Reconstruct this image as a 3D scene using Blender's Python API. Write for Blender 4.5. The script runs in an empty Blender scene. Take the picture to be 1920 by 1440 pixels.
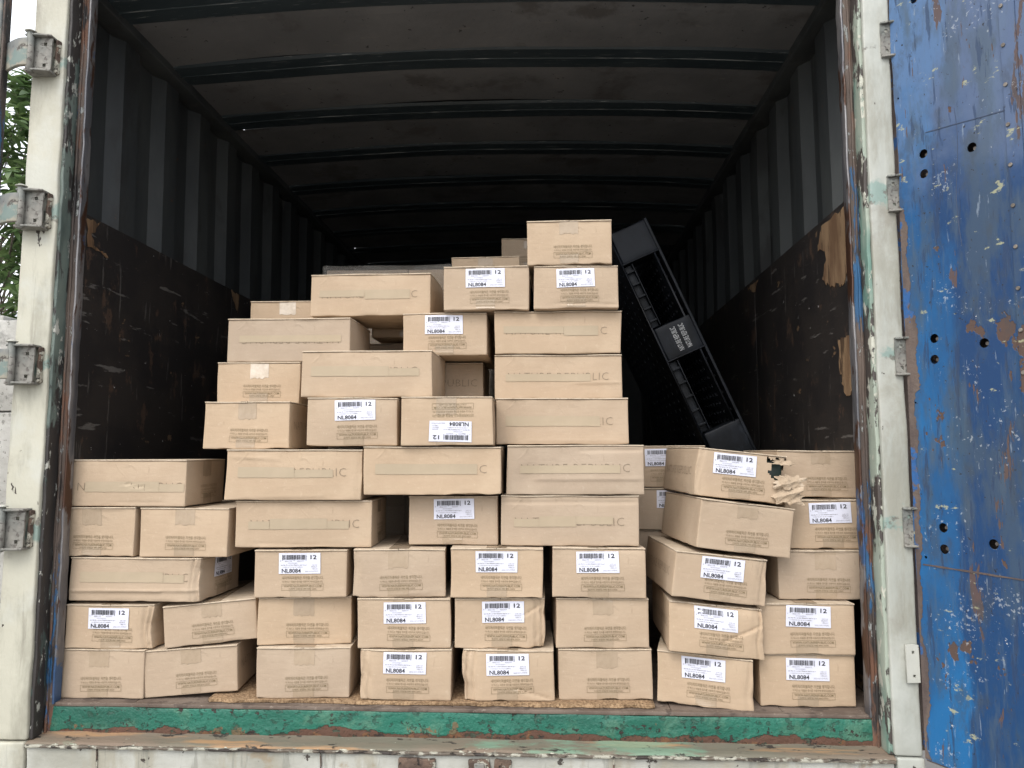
import bpy, bmesh, math, random
import numpy as np
from mathutils import Matrix, Vector
R = math.radians
S = bpy.context.scene
COL = S.collection

# ------------------------------------------------------------------ camera
cd = bpy.data.cameras.new('camera')
cam = bpy.data.objects.new('camera', cd); COL.objects.link(cam)
cd.sensor_fit = 'HORIZONTAL'; cd.sensor_width = 36.0
cd.lens = 36.0 * 1443.0 / 1920.0
cd.clip_start = 0.05; cd.clip_end = 400
cam.location = (0.283, -2.267, 0.718)
cam.rotation_euler = (R(90 + 5.345), 0, R(2.79))
S.camera = cam

# ------------------------------------------------------------------ sky, sun, exposure
w = bpy.data.worlds.new('World'); S.world = w; w.use_nodes = True
nt = w.node_tree; nt.nodes.clear()
sky = nt.nodes.new('ShaderNodeTexSky'); sky.sky_type = 'NISHITA'; sky.sun_disc = False
SUN_EL, SUN_AZ = R(48), R(205)          # azimuth clockwise from +Y: behind the camera, to the left
sky.sun_elevation = SUN_EL; sky.sun_rotation = SUN_AZ
sky.air_density = 1.0; sky.dust_density = 6.0; sky.ozone_density = 1.0
bw = nt.nodes.new('ShaderNodeHueSaturation'); bw.inputs['Saturation'].default_value = 0.35
bg = nt.nodes.new('ShaderNodeBackground'); bg.inputs['Strength'].default_value = 0.15
wo = nt.nodes.new('ShaderNodeOutputWorld')
nt.links.new(sky.outputs[0], bw.inputs['Color']); cl = nt.nodes.new('ShaderNodeMix'); cl.data_type = 'RGBA'; cl.inputs[0].default_value = .6; cl.inputs[7].default_value = (9.0, 9.3, 9.8, 1)   # bright even cloud
nt.links.new(bw.outputs[0], cl.inputs[6]); nt.links.new(cl.outputs[2], bg.inputs[0]); nt.links.new(bg.outputs[0], wo.inputs[0])
sd = bpy.data.lights.new('sun', 'SUN'); sd.energy = .6; sd.angle = R(30); sd.color = (1, .96, .9)
sun = bpy.data.objects.new('sun', sd); COL.objects.link(sun)
dirv = Vector((math.sin(SUN_AZ) * math.cos(SUN_EL), math.cos(SUN_AZ) * math.cos(SUN_EL), math.sin(SUN_EL)))
sun.rotation_euler = (-dirv).to_track_quat('-Z', 'Y').to_euler()
S.view_settings.view_transform = 'Standard'; S.view_settings.look = 'None'
S.view_settings.exposure = 0.84; S.view_settings.gamma = 1.0; S.view_settings.use_curve_mapping = False
S.render.engine = 'CYCLES'
S.cycles.max_bounces = 8; S.cycles.diffuse_bounces = 6

# ------------------------------------------------------------------ helpers: objects
def tag(o, label=None, cat=None, group=None, kind=None):
    if label: o['label'] = label
    if cat: o['category'] = cat
    if group: o['group'] = group
    if kind: o['kind'] = kind
    return o
def thing(name, loc=(0, 0, 0), rot=(0, 0, 0), **k):
    o = bpy.data.objects.new(name, None); o.empty_display_size = .05
    o.location = loc; o.rotation_euler = rot; COL.objects.link(o)
    return tag(o, **k)
def meshobj(name, verts, faces, mat, parent=None, smooth=True):
    me = bpy.data.meshes.new(name)
    me.from_pydata([tuple(map(float, v)) for v in verts], [], [tuple(int(i) for i in f) for f in faces])
    me.update()
    if smooth: me.polygons.foreach_set('use_smooth', [True] * len(me.polygons))
    if mat: me.materials.append(mat)
    o = bpy.data.objects.new(name, me); COL.objects.link(o)
    if parent: o.parent = parent
    return o

# ------------------------------------------------------------------ helpers: deformation
def vnoise(P, freq, seed):
    """cheap smooth noise in -1..1 for an (n,3) array"""
    rs = np.random.RandomState(seed)
    out = np.zeros(len(P))
    for i in range(5):
        k = rs.normal(size=3); k /= np.linalg.norm(k)
        out += np.sin((P @ k) * freq * rs.uniform(.7, 1.5) + rs.uniform(0, 6.28))
    return out / 2.6
def ridge(x, seed, f):
    """folded (sharp creased) 1D noise 0..1"""
    rs = np.random.RandomState(seed)
    a = np.abs(np.sin(x * f + rs.uniform(0, 6))) ; b = np.abs(np.sin(x * f * 1.73 + rs.uniform(0, 6)))
    return 1 - np.minimum(1, .6 * a + .5 * b)

def grid_box(ax, ay, az):
    """closed box whose faces are grids over the coordinate lists; returns verts, faces"""
    vs = []; fs = []; idx = {}
    def vid(x, y, z):
        key = (round(x, 6), round(y, 6), round(z, 6))
        if key not in idx: idx[key] = len(vs); vs.append(key)
        return idx[key]
    def face(g):
        for i in range(len(g) - 1):
            for j in range(len(g[0]) - 1):
                fs.append((g[i][j], g[i + 1][j], g[i + 1][j + 1], g[i][j + 1]))
    face([[vid(x, ay[0], z) for z in az] for x in ax])
    face([[vid(x, ay[-1], z) for x in ax] for z in az])
    face([[vid(ax[0], y, z) for y in ay] for z in az])
    face([[vid(ax[-1], y, z) for z in az] for y in ay])
    face([[vid(x, y, az[0]) for x in ax] for y in ay])
    face([[vid(x, y, az[-1]) for y in ay] for x in ax])
    return np.array(vs), fs
def axis(a, b, n, r):
    if b - a <= 2.2 * r: return [a, (a + b) / 2, b]
    return [a, a + r * .35, a + r] + list(np.linspace(a + r, b - r, max(2, n + 1)))[1:-1] + [b - r, b - r * .35, b]
def rounding(V, lo, hi, r):
    lo = np.array(lo); hi = np.array(hi)
    r3 = np.minimum(r, (hi - lo) / 2 - 1e-6)
    c = np.clip(V, lo + r3, hi - r3); d = V - c
    L = np.linalg.norm(d, axis=1, keepdims=True); m = np.abs(d).max(axis=1, keepdims=True)
    f = np.where(L > 1e-9, m / np.maximum(L, 1e-9), 1.0)
    return c + d * f
def dbox(name, lo, hi, mat, parent=None, res=.06, r=.004, amp=0.0, freq=30, seed=1):
    n = [max(1, int((hi[i] - lo[i]) / res)) for i in range(3)]
    V, F = grid_box(axis(lo[0], hi[0], n[0], r), axis(lo[1], hi[1], n[1], r), axis(lo[2], hi[2], n[2], r))
    V = rounding(V, lo, hi, r)
    if amp:
        V = V + np.stack([vnoise(V, freq, seed + k) for k in range(3)], 1) * amp
    return meshobj(name, V, F, mat, parent)
def cyl(name, c0, c1, r, mat, parent=None, n=20, r1=None):
    c0 = Vector(c0); c1 = Vector(c1); d = (c1 - c0); q = d.to_track_quat('Z', 'Y')
    r1 = r if r1 is None else r1
    vs = []; fs = []
    b = min(.15 * r, .002)
    rings = [(0, r - b), (b, r), (d.length - b, r1), (d.length, r1 - b)]
    for h, rr in rings:
        for i in range(n):
            a = 2 * math.pi * i / n
            vs.append(c0 + q @ Vector((rr * math.cos(a), rr * math.sin(a), h)))
    for k in range(3):
        for i in range(n):
            fs.append((k * n + i, k * n + (i + 1) % n, (k + 1) * n + (i + 1) % n, (k + 1) * n + i))
    fs.append(tuple(reversed(range(n)))); fs.append(tuple(range(3 * n, 4 * n)))
    o = meshobj(name, vs, fs, mat, parent)
    for p in o.data.polygons[-2:]: p.use_smooth = False
    return o
DG = bpy.context.evaluated_depsgraph_get
def curve_mesh(splines, depth):
    c = bpy.data.curves.new('tmp', 'CURVE'); c.dimensions = '2D'; c.fill_mode = 'BOTH'; c.extrude = depth / 2
    for s in splines:
        sp = c.splines.new('POLY'); sp.points.add(len(s) - 1); sp.use_cyclic_u = True
        for p, q in zip(sp.points, s): p.co = (q[0], q[1], 0, 1)
    o = bpy.data.objects.new('tmp', c); COL.objects.link(o)
    me = bpy.data.meshes.new_from_object(o.evaluated_get(DG()))
    bpy.data.objects.remove(o); bpy.data.curves.remove(c)
    return me
def sheet(name, outer, holes, depth, mat, origin, xdir, ydir, parent=None):
    """flat plate with real holes; plate plane spanned by xdir, ydir"""
    me = curve_mesh([outer] + holes, depth); me.name = name; me.materials.clear(); me.materials.append(mat)
    X = Vector(xdir).normalized(); Y = Vector(ydir).normalized(); Z = X.cross(Y)
    M = Matrix.Translation(origin) @ Matrix((X, Y, Z)).transposed().to_4x4()
    me.transform(M)
    o = bpy.data.objects.new(name, me); COL.objects.link(o)
    if parent: o.parent = parent
    return o
def circle(cx, cy, r, n=24): return [(cx + r * math.cos(2 * math.pi * i / n), cy + r * math.sin(2 * math.pi * i / n)) for i in range(n)]
def rect(x0, y0, x1, y1): return [(x0, y0), (x1, y0), (x1, y1), (x0, y1)]

# ------------------------------------------------------------------ helpers: materials
class MB:
    def __init__(s, name, rough=.6, metal=0.0):
        s.m = bpy.data.materials.new(name); s.m.use_nodes = True; s.t = s.m.node_tree
        s.b = s.t.nodes['Principled BSDF']; s.b.inputs['Roughness'].default_value = rough
        s.b.inputs['Metallic'].default_value = metal
        s.tc = s.N('ShaderNodeTexCoord'); s.vec = s.tc.outputs['Object']; s.col = None
        s.bump_in = []; s.rough_v = rough; s.rough_s = None
    def N(s, t): return s.t.nodes.new(t)
    def L(s, a, b): s.t.links.new(a, b)
    def math(s, op, a, b=None, clamp=False):
        n = s.N('ShaderNodeMath'); n.operation = op; n.use_clamp = clamp
        for i, v in enumerate((a, b)):
            if v is None: continue
            if isinstance(v, (int, float)): n.inputs[i].default_value = v
            else: s.L(v, n.inputs[i])
        return n.outputs[0]
    def noise(s, scale, stretch=(1, 1, 1), detail=6, rough=.6, off=0, dist=0):
        mp = s.N('ShaderNodeMapping'); mp.inputs['Scale'].default_value = stretch; mp.inputs['Location'].default_value = (off * 3.1, off * 1.7, off * 2.3)
        s.L(s.vec, mp.inputs[0])
        n = s.N('ShaderNodeTexNoise'); n.inputs['Scale'].default_value = scale; n.inputs['Detail'].default_value = detail
        n.inputs['Roughness'].default_value = rough; n.inputs['Distortion'].default_value = dist
        s.L(mp.outputs[0], n.inputs['Vector'])
        return s.math('ADD', s.math('MULTIPLY', n.outputs['Fac'], 1.55), -.275)
    def ramp(s, v, lo, hi):
        n = s.N('ShaderNodeMapRange'); n.interpolation_type = 'SMOOTHSTEP'
        n.inputs['From Min'].default_value = lo; n.inputs['From Max'].default_value = hi
        s.L(v, n.inputs['Value']); return n.outputs[0]
    def mix(s, f, a, b):
        n = s.N('ShaderNodeMix'); n.data_type = 'RGBA'
        if isinstance(f, (int, float)): n.inputs[0].default_value = f
        else: s.L(f, n.inputs[0])
        for i, v in ((6, a), (7, b)):
            if isinstance(v, tuple): n.inputs[i].default_value = (*v, 1)
            else: s.L(v, n.inputs[i])
        return n.outputs[2]
    def base(s, c1, c2, scale=3, stretch=(1, 1, 1), lo=.35, hi=.65, off=0):
        s.col = s.mix(s.ramp(s.noise(scale, stretch, off=off), lo, hi), c1, c2); return s
    def zmask(s, lo, hi, axis=2):
        sp = s.N('ShaderNodeSeparateXYZ'); s.L(s.vec, sp.inputs[0]); return s.ramp(sp.outputs[axis], lo, hi)
    def near(s, zs, h, ax=2):
        sp = s.N('ShaderNodeSeparateXYZ'); s.L(s.vec, sp.inputs[0]); out = None
        for z in zs:
            d = s.math('ABSOLUTE', s.math('SUBTRACT', sp.outputs[ax], z)); v = s.math('SUBTRACT', 1.0, s.math('DIVIDE', d, h), True)
            out = v if out is None else s.math('MAXIMUM', out, v)
        return out
    def layer(s, color, scale, lo, hi, stretch=(1, 1, 1), detail=8, rough=.65, off=0, bias=None, biasw=.25, bump=0, strength=1.0, dist=0, rgh=None):
        v = s.noise(scale, stretch, detail, rough, off, dist)
        if bias is not None: v = s.math('ADD', v, s.math('MULTIPLY', s.math('SUBTRACT', bias, .5), biasw * 2))
        f = s.ramp(v, lo, hi)
        if strength != 1.0: f = s.math('MULTIPLY', f, strength)
        s.col = s.mix(f, s.col, color)
        if bump: s.bump_in.append((f, bump))
        if rgh is not None:
            n = s.N('ShaderNodeMix'); n.data_type = 'FLOAT'; s.L(f, n.inputs[0])
            if s.rough_s is None: n.inputs[2].default_value = s.rough_v
            else: s.L(s.rough_s, n.inputs[2])
            n.inputs[3].default_value = rgh; s.rough_s = n.outputs[0]
        return s
    def fine(s, scale, amt, stretch=(1, 1, 1), detail=5, off=0):
        s.bump_in.append((s.noise(scale, stretch, detail, .6, off), amt)); return s
    def done(s, dist=.002, strength=.6):
        if s.col is not None: s.L(s.col, s.b.inputs['Base Color'])
        if s.rough_s is not None: s.L(s.rough_s, s.b.inputs['Roughness'])
        if s.bump_in:
            tot = None
            for v, a in s.bump_in:
                t = s.math('MULTIPLY', v, a); tot = t if tot is None else s.math('ADD', tot, t)
            bn = s.N('ShaderNodeBump'); bn.inputs['Distance'].default_value = dist; bn.inputs['Strength'].default_value = strength
            s.L(tot, bn.inputs['Height']); s.L(bn.outputs[0], s.b.inputs['Normal'])
        return s.m
HZ_L = [1.94, 1.455, .986, .507]; HZ_R = [1.93, 1.468, .997, .522]
M = {}
# cardboard with small per-box differences
b = MB('cardboard', .82)
b.base((.398, .303, .215), (.428, .331, .238), 5)
b.layer((.31, .235, .16), 6, .60, .80, strength=.42, off=2)
b.layer((.28, .21, .145), 45, .72, .80, (1, 1, .25), strength=.4, off=21)
b.layer((.47, .375, .28), 60, .66, .74, strength=.4, off=5)
oi = b.N('ShaderNodeObjectInfo'); hs = b.N('ShaderNodeHueSaturation')
b.L(b.math('ADD', .90, b.math('MULTIPLY', oi.outputs['Random'], .16)), hs.inputs['Value'])
b.L(b.math('ADD', .92, b.math('MULTIPLY', oi.outputs['Random'], .16)), hs.inputs['Saturation'])
b.L(b.col, hs.inputs['Color']); b.col = hs.outputs[0]
cr1 = b.math('SUBTRACT', 1.0, b.math('MULTIPLY', b.math('ABSOLUTE', b.math('SUBTRACT', b.noise(6, (1, 1, 1), 2, .5, 7, .6), .5)), 30.0), True)
b.bump_in.append((b.math('MULTIPLY', cr1, b.ramp(b.noise(4, off=13), .55, .75)), .9))
b.fine(7, 1.6, off=1); b.fine(320, .10, (1, 1, .15)); b.fine(28, .35, (.4, .4, 2))
b.b.inputs['Specular IOR Level'].default_value = .25
M['card'] = b.done(.003, .6)
b = MB('cardboard_flap_edge', .85); b.base((.45, .36, .26), (.51, .42, .315), 25, (1, 1, 1)); b.layer((.32, .24, .17), 60, .62, .7, off=2, strength=.5); b.fine(60, .6); M['flap'] = b.done(.002, .5)
b = MB('box_tape', .2); b.base((.335, .255, .175), (.37, .285, .20), 20); b.fine(60, 1.2, (1, 1, .3)); b.fine(14, 1.5); b.b.inputs['Specular IOR Level'].default_value = .5
M['tape'] = b.done(.001, .6)
b = MB('white_tape', .3); b.base((.60, .52, .43), (.50, .42, .33), 26, lo=.3, hi=.7); b.fine(50, .8)
M['wtape'] = b.done(.0015, .7)
b = MB('smooth_strip', .75); b.base((.360, .288, .197), (.382, .304, .21), 9); M['band'] = b.done()
b = MB('label_paper', .5); b.base((.60, .61, .70), (.64, .645, .73), 12); M['paper'] = b.done()
b = MB('black_ink', .6); b.base((.016, .015, .016), (.035, .035, .04), 40); M['ink'] = b.done()
b = MB('grey_ink', .7); b.base((.20, .19, .2), (.27, .26, .28), 40); M['ink2'] = b.done()
b = MB('brown_print', .8); b.base((.16, .12, .06), (.21, .16, .085), 30); M['print'] = b.done()
b = MB('brand_print', .8); b.base((.175, .135, .085), (.215, .17, .115), 30); M['brand'] = b.done()

# white painted posts, right and left
def white(name, hz, seed):
    b = MB(name, .5); b.base((.37, .355, .285) if seed == 1 else (.345, .355, .315), (.44, .425, .345) if seed == 1 else (.40, .41, .37), 2.5, (1, 1, .4), off=seed)
    b.layer((.25, .24, .19), 5, .52, .72, (1, 1, .25), off=seed + 1, strength=.7)
    b.layer((.19, .175, .14), 22, .60, .75, (1, 1, .08), off=seed + 12, strength=.45)
    b.layer((.22, .20, .165), 3.5, .58, .78, off=seed + 14, strength=.55)
    b.layer((.46, .47, .43), 3, .5, .7, off=seed + 9, strength=.5)
    b.layer((.17, .27, .24), 9, .66, .80, off=seed + 2, bias=b.near(hz, .085), biasw=.30, strength=.75)
    b.layer((.13, .12, .10), 22, .74, .86, off=seed + 3, bias=b.near(hz, .10), biasw=.22, strength=.85, bump=-.3)
    b.layer((.045, .035, .028), 26, .80, .82, (1, 1, .45), off=seed + 4, bump=-1, detail=4)
    b.layer((.20, .10, .05), 14, .80, .86, off=seed + 5, bump=-.4, strength=.8)
    b.fine(9, 1.6, (1, 1, .6), off=seed); b.fine(90, .12)
    return b.done(.004, .55)
M['white_l'] = white('white_post_paint_left', HZ_L, 1); M['white_r'] = white('white_post_paint_right', HZ_R, 21)
b = MB('beam_paint', .5); b.base((.30, .295, .25), (.42, .42, .38), 3)
b.layer((.30, .28, .22), 8, .50, .68, (1, 1, .3), off=3, strength=.8)
b.layer((.20, .20, .17), 30, .60, .70, (1, 1, .12), off=8, strength=.55)
b.layer((.26, .19, .11), 4.5, .60, .70, off=9, strength=.6)
b.layer((.10, .085, .07), 12, .62, .80, off=41, bias=b.near([-.085, .11], .11, 0), biasw=.34, strength=.9, bump=-.5)
b.layer((.05, .04, .032), 14, .72, .74, off=4, bump=-1, detail=6)
b.fine(12, 1.5); b.fine(90, .15)
M['beam'] = b.done(.004, .6)
b = MB('chipped_teal', .55); b.base((.12, .22, .18), (.30, .34, .28), 7, (1, 1, .3))
b.layer((.055, .045, .04), 16, .50, .54, (1, 1, .35), off=2, bump=-.7)
b.layer((.45, .45, .38), 30, .60, .63, (1, 1, .5), off=6, bump=.4)
b.fine(40, .5); M['teal'] = b.done(.003, .7)
b = MB('chipped_dark_teal', .6); b.base((.05, .07, .062), (.12, .15, .13), 7, (1, 1, .3))
b.layer((.03, .026, .024), 12, .44, .5, (1, 1, .3), off=2, bump=-.7)
b.layer((.36, .36, .32), 34, .66, .69, (1, 1, .5), off=6, bump=.4)
b.fine(40, .5); M['teal_d'] = b.done(.003, .7)
b = MB('rusty_channel', .7); b.base((.060, .045, .038), (.115, .085, .068), 6, (1, 1, .2))
b.layer((.15, .065, .035), 7, .54, .66, (1, 1, .3), off=3, strength=.8)
b.layer((.022, .019, .018), 12, .55, .66, (1, 1, .25), off=5)
b.layer((.26, .27, .26), 55, .66, .70, (1, 1, .35), off=7, bump=.3)
b.layer((.02, .10, .22), 2.6, .60, .64, (3, 3, .6), off=11, bump=.4, strength=.9)
b.fine(60, .8, (1, 1, .4)); M['channel'] = b.done(.004, .8)
b = MB('worn_steel_edge', .42, .5); b.base((.12, .12, .13), (.22, .21, .21), 20, (1, 1, .2))
b.layer((.07, .035, .022), 15, .5, .58, (1, 1, .3), off=2); b.layer((.03, .10, .24), 3, .58, .62, (1, 1, .8), off=4, strength=.8)
b.fine(50, .6); M['edge'] = b.done(.002, .6)
# green sill
b = MB('green_sill_paint', .48); b.base((.009, .085, .057), (.014, .128, .086), 4, (.4, 1, 1))
b.layer((.10, .20, .13), 9, .5, .75, off=3, strength=.5)
zb = b.zmask(-.028, -.088)
b.layer((.095, .047, .03), 7, .66, .68, (.7, 1, 1.3), off=5, bias=zb, biasw=.33, bump=-1.2, detail=10, rgh=.85)
b.layer((.17, .08, .035), 14, .70, .72, off=8, bias=zb, biasw=.1, detail=9, strength=.7, rgh=.85)
b.layer((.02, .06, .04), 46, .60, .66, (.8, 1, 1), off=31, strength=.7, bump=-.5, detail=10)
b.layer((.035, .025, .02), 30, .67, .69, off=12, bump=-.8, detail=8, rgh=.8)
b.fine(70, .7); b.fine(14, 1.0)
M['green'] = b.done(.004, .9)
b = MB('rusty_ledge', .75); b.base((.17, .125, .09), (.13, .12, .088), 5, (.3, 1, 1))
b.layer((.36, .20, .09), 5, .53, .66, (.25, 2, 1), off=2, strength=.7)
b.layer((.14, .26, .18), 5, .56, .66, (.35, 1, 1), off=6, strength=.7)
b.layer((.38, .37, .30), 60, .66, .71, (.6, 1, 1), off=4, bias=b.zmask(-.0905, -.0965), biasw=.1, bump=.5)
b.layer((.03, .025, .02), 40, .66, .70, (.4, 1, 1), off=9, bump=-.6)
b.fine(50, .8, (.3, 1, 1)); M['ledge'] = b.done(.003, .8)
b = MB('lip_chips', .6); b.base((.34, .33, .27), (.10, .08, .06), 50, (.6, 1, 1), .38, .52)
b.layer((.03, .022, .018), 26, .56, .60, (.4, 1, 1), off=3, bump=-1); b.fine(60, 1); M['lip'] = b.done(.004, .9)
b = MB('rough_rust', .85); b.base((.075, .05, .038), (.13, .085, .06), 18)
b.layer((.40, .38, .31), 22, .55, .60, off=3, bump=.5); b.layer((.02, .016, .014), 20, .58, .64, off=6, bump=-1); b.fine(60, 1)
M['rust'] = b.done(.005, .9)
# blue door
b = MB('blue_door_paint', .45); b.b.inputs['Specular IOR Level'].default_value = .35; b.base((.010, .075, .20), (.012, .115, .29), 2.2, (1, 1, .5), .38, .62)
b.layer((.008, .034, .105), 3, .42, .60, (1, 1, .4), off=70, bias=b.zmask(.01, .11, 0), biasw=.25, strength=.85)
b.layer((.03, .075, .13), 5, .52, .70, (1, 1, .35), off=30, strength=.5)
b.layer((.17, .21, .30), 2.0, .35, .75, off=3, bias=b.zmask(.9, 1.9), biasw=.30, strength=.42)  # sky reflection painted into the blue, paler towards the door's top
b.layer((.05, .075, .10), 11, .46, .68, (1, 1, .3), off=44, strength=.6)
b.layer((.07, .10, .13), 40, .55, .7, (1, 1, .12), off=61, strength=.35)
b.layer((.02, .04, .09), 42, .60, .68, (1, 1, .14), off=4, strength=.7, bump=-.2)
b.layer((.25, .30, .36), 70, .72, .80, (1, 1, .15), off=6, strength=.5)
b.layer((.085, .055, .045), 7, .705, .72, (1, 1, .7), off=15, bump=-.6, detail=5, rgh=.8)
b.layer((.095, .06, .048), 20, .70, .72, (1, 1, .2), off=23, bump=-.5, detail=5, rgh=.8, strength=.9)
b.layer((.36, .36, .22), 16, .70, .77, (.7, 1, 1.8), off=18, strength=.75, rgh=.7)
b.layer((.45, .48, .50), 90, .70, .76, bias=b.ramp(b.noise(4, off=81), .45, .7), biasw=.12, strength=.42)
b.layer((.50, .50, .48), 26, .80, .84, off=27, strength=.8, rgh=.7)
b.layer((.04, .05, .06), 16, .55, .75, (1, 1, .5), off=51, strength=.45)
b.layer((.018, .018, .022), 75, .74, .76, off=33, bump=-.4)
b.fine(3, 1.4); b.fine(80, .12)
DOOR_B = b
M['door'] = b.done(.003, .5)
b = MB('door_edge_rust', .8); b.base((.075, .055, .05), (.12, .09, .075), 12, (1, 1, .3)); b.layer((.02, .09, .25), 9, .6, .66, off=4); b.fine(50, 1)
M['drust'] = b.done(.003, .8)
b = MB('dark_scratch', .7); b.base((.03, .05, .09), (.05, .07, .12), 20); M['dstain'] = b.done()
b = MB('blue_strip', .38); b.base((.05, .13, .30), (.10, .19, .36), 3, (1, 1, .3)); b.layer((.4, .42, .34), 14, .66, .72, (1, 1, .3), off=3, strength=.7)
b.layer((.09, .055, .04), 8, .66, .69, off=8, bump=-.5); b.fine(20, .6); M['strip'] = b.done(.003, .5)
b = MB('dark_hole', .9); b.base((.006, .006, .007), (.012, .011, .01), 8); M['black'] = b.done()
b = MB('bolt_steel', .5, .6); b.base((.14, .12, .10), (.24, .21, .18), 50); b.fine(60, .5); M['bolt'] = b.done()
b = MB('hinge_steel', .6); b.base((.14, .135, .12), (.22, .21, .185), 10)
b.layer((.10, .085, .075), 70, .58, .66, off=2, bump=-.5, strength=.8); b.layer((.16, .18, .165), 14, .5, .75, off=5, strength=.5); b.layer((.06, .05, .045), 30, .72, .76, off=7, bump=-.4); b.fine(60, .6)
M['hinge'] = b.done(.003, .8)
b = MB('hinge_blade', .6); b.base((.11, .12, .12), (.27, .25, .20), 4, (1, 1, 1)); b.layer((.10, .16, .15), 9, .56, .7, off=2, strength=.8)
b.layer((.06, .05, .04), 20, .64, .70, off=4, bump=-.4); M['blade'] = b.done(.003, .6)
b = MB('white_plate', .5); b.base((.40, .40, .35), (.45, .45, .40), 8); b.layer((.2, .18, .14), 30, .66, .72, off=3); M['wplate'] = b.done()
# interior
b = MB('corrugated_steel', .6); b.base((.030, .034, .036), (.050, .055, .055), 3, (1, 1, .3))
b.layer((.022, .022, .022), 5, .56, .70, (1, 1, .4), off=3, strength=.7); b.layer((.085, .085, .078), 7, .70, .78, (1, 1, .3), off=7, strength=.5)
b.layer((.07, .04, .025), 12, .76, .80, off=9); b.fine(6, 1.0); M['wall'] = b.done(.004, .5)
b = MB('roof_sheet_paint', .6); b.base((.125, .126, .128), (.155, .155, .156), 2.2); b.layer((.060, .052, .047), 3.2, .55, .72, off=4, strength=.6)
b.layer((.03, .028, .026), 26, .73, .75, off=6); b.layer((.22, .2, .17), 9, .68, .78, (1, 3, 1), off=8, strength=.4); b.fine(5, 1.6); M['roof'] = b.done(.005, .5)
b = MB('roof_bow_paint', .45); b.base((.026, .037, .043), (.036, .049, .056), 5, (.4, 1, 1)); b.layer((.30, .32, .32), 60, .70, .73, (.15, 3, 1), off=3, strength=.7)
b.fine(30, .5, (.3, 1, 1)); M['bow'] = b.done(.002, .5)
b = MB('bow_worn_edge', .5); b.base((.03, .045, .05), (.17, .18, .18), 16, (.3, 1, 1), .50, .66); M['bowedge'] = b.done()
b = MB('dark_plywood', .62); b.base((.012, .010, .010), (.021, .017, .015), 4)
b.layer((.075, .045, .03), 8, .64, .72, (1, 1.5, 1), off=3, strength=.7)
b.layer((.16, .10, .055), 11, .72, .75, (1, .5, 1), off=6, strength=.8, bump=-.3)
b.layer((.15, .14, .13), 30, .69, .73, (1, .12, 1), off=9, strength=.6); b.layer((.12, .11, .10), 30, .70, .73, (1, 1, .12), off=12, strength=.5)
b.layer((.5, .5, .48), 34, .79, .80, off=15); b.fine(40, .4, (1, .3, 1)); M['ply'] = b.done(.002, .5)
b = MB('raw_torn_wood', .8); b.base((.13, .072, .036), (.24, .155, .085), 10, (1, 1, .25), .35, .65); b.layer((.07, .04, .02), 26, .58, .66, (1, 1, .15), off=3); b.fine(60, .8, (1, 1, .1)); M['torn'] = b.done(.002, .7)
b = MB('container_floor', .75); b.base((.10, .072, .055), (.15, .115, .09), 6); b.layer((.05, .035, .028), 18, .55, .68, off=3, strength=.7); b.layer((.2, .16, .13), 60, .66, .72, off=6); b.fine(60, .6); M['floor'] = b.done(.002, .6)
b = MB('particle_board', .9); b.base((.20, .125, .065), (.33, .22, .125), 160, (1, 1, 1), .4, .6); b.layer((.14, .08, .04), 120, .62, .68, off=3, bump=-.6); b.fine(220, .8); M['osb'] = b.done(.002, .9)
b = MB('black_plastic', .5); b.b.inputs['Specular IOR Level'].default_value = .18; b.base((.004, .005, .0065), (.008, .010, .014), 8); b.layer((.03, .036, .046), 18, .60, .78, (1, 1, .3), off=3, strength=.4, rgh=.6)
b.fine(16, .7); M['plastic'] = b.done(.002, .4)
b = MB('white_lettering', .5); b.base((.30, .31, .32), (.40, .41, .42), 20); M['wtext'] = b.done()
b = MB('plastic_film', .12); b.base((.5, .47, .42), (.6, .57, .52), 8)
b.b.inputs['Alpha'].default_value = .26; b.fine(18, 1.8, (1, 1, 3)); b.fine(50, .6, (.3, .3, 2)); M['film'] = b.done(.006, 1)
b = MB('dark_green_goods', .4); b.base((.004, .016, .009), (.008, .03, .018), 12); M['goods'] = b.done()
b = MB('crumpled_kraft', .85); b.base((.34, .26, .18), (.39, .30, .21), 9); b.layer((.44, .36, .27), 24, .62, .70, off=3, strength=.6); b.fine(30, 1.2); M['kraft'] = b.done(.004, .8)
# outdoors
b = MB('concrete_panel', .85); b.base((.34, .33, .30), (.44, .43, .40), 2.5); b.layer((.16, .155, .14), 4, .50, .66, off=3, strength=.7); b.layer((.12, .115, .10), 26, .64, .70, off=6, strength=.7)
b.fine(40, .6); M['concrete'] = b.done(.006, .7)
b = MB('yard_ground', .9); b.base((.19, .18, .165), (.24, .23, .21), .8); b.layer((.2, .19, .17), 3, .55, .7, off=3, strength=.6); b.fine(50, .6); M['ground'] = b.done(.006, .6)
def leafmat(name, c1, c2):
    b = MB(name, .45); b.base(c1, c2, 3); b.b.inputs['Subsurface Weight'].default_value = 0
    tr = b.N('ShaderNodeBsdfTranslucent'); mx = b.N('ShaderNodeMixShader'); mx.inputs[0].default_value = .45
    b.done(); b.L(b.col, tr.inputs[0]); b.L(b.b.outputs[0], mx.inputs[1]); b.L(tr.outputs[0], mx.inputs[2])
    b.L(mx.outputs[0], b.t.nodes['Material Output'].inputs[0]); return b.m
M['leaf'] = leafmat('leaf_green', (.075, .13, .045), (.13, .19, .07)); M['leaf2'] = leafmat('leaf_light_green', (.16, .24, .08), (.22, .30, .13))
b = MB('bark', .9); b.base((.10, .08, .06), (.17, .14, .11), 12, (1, 1, .2)); b.fine(20, 1); M['bark'] = b.done(.01, .8)

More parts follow.
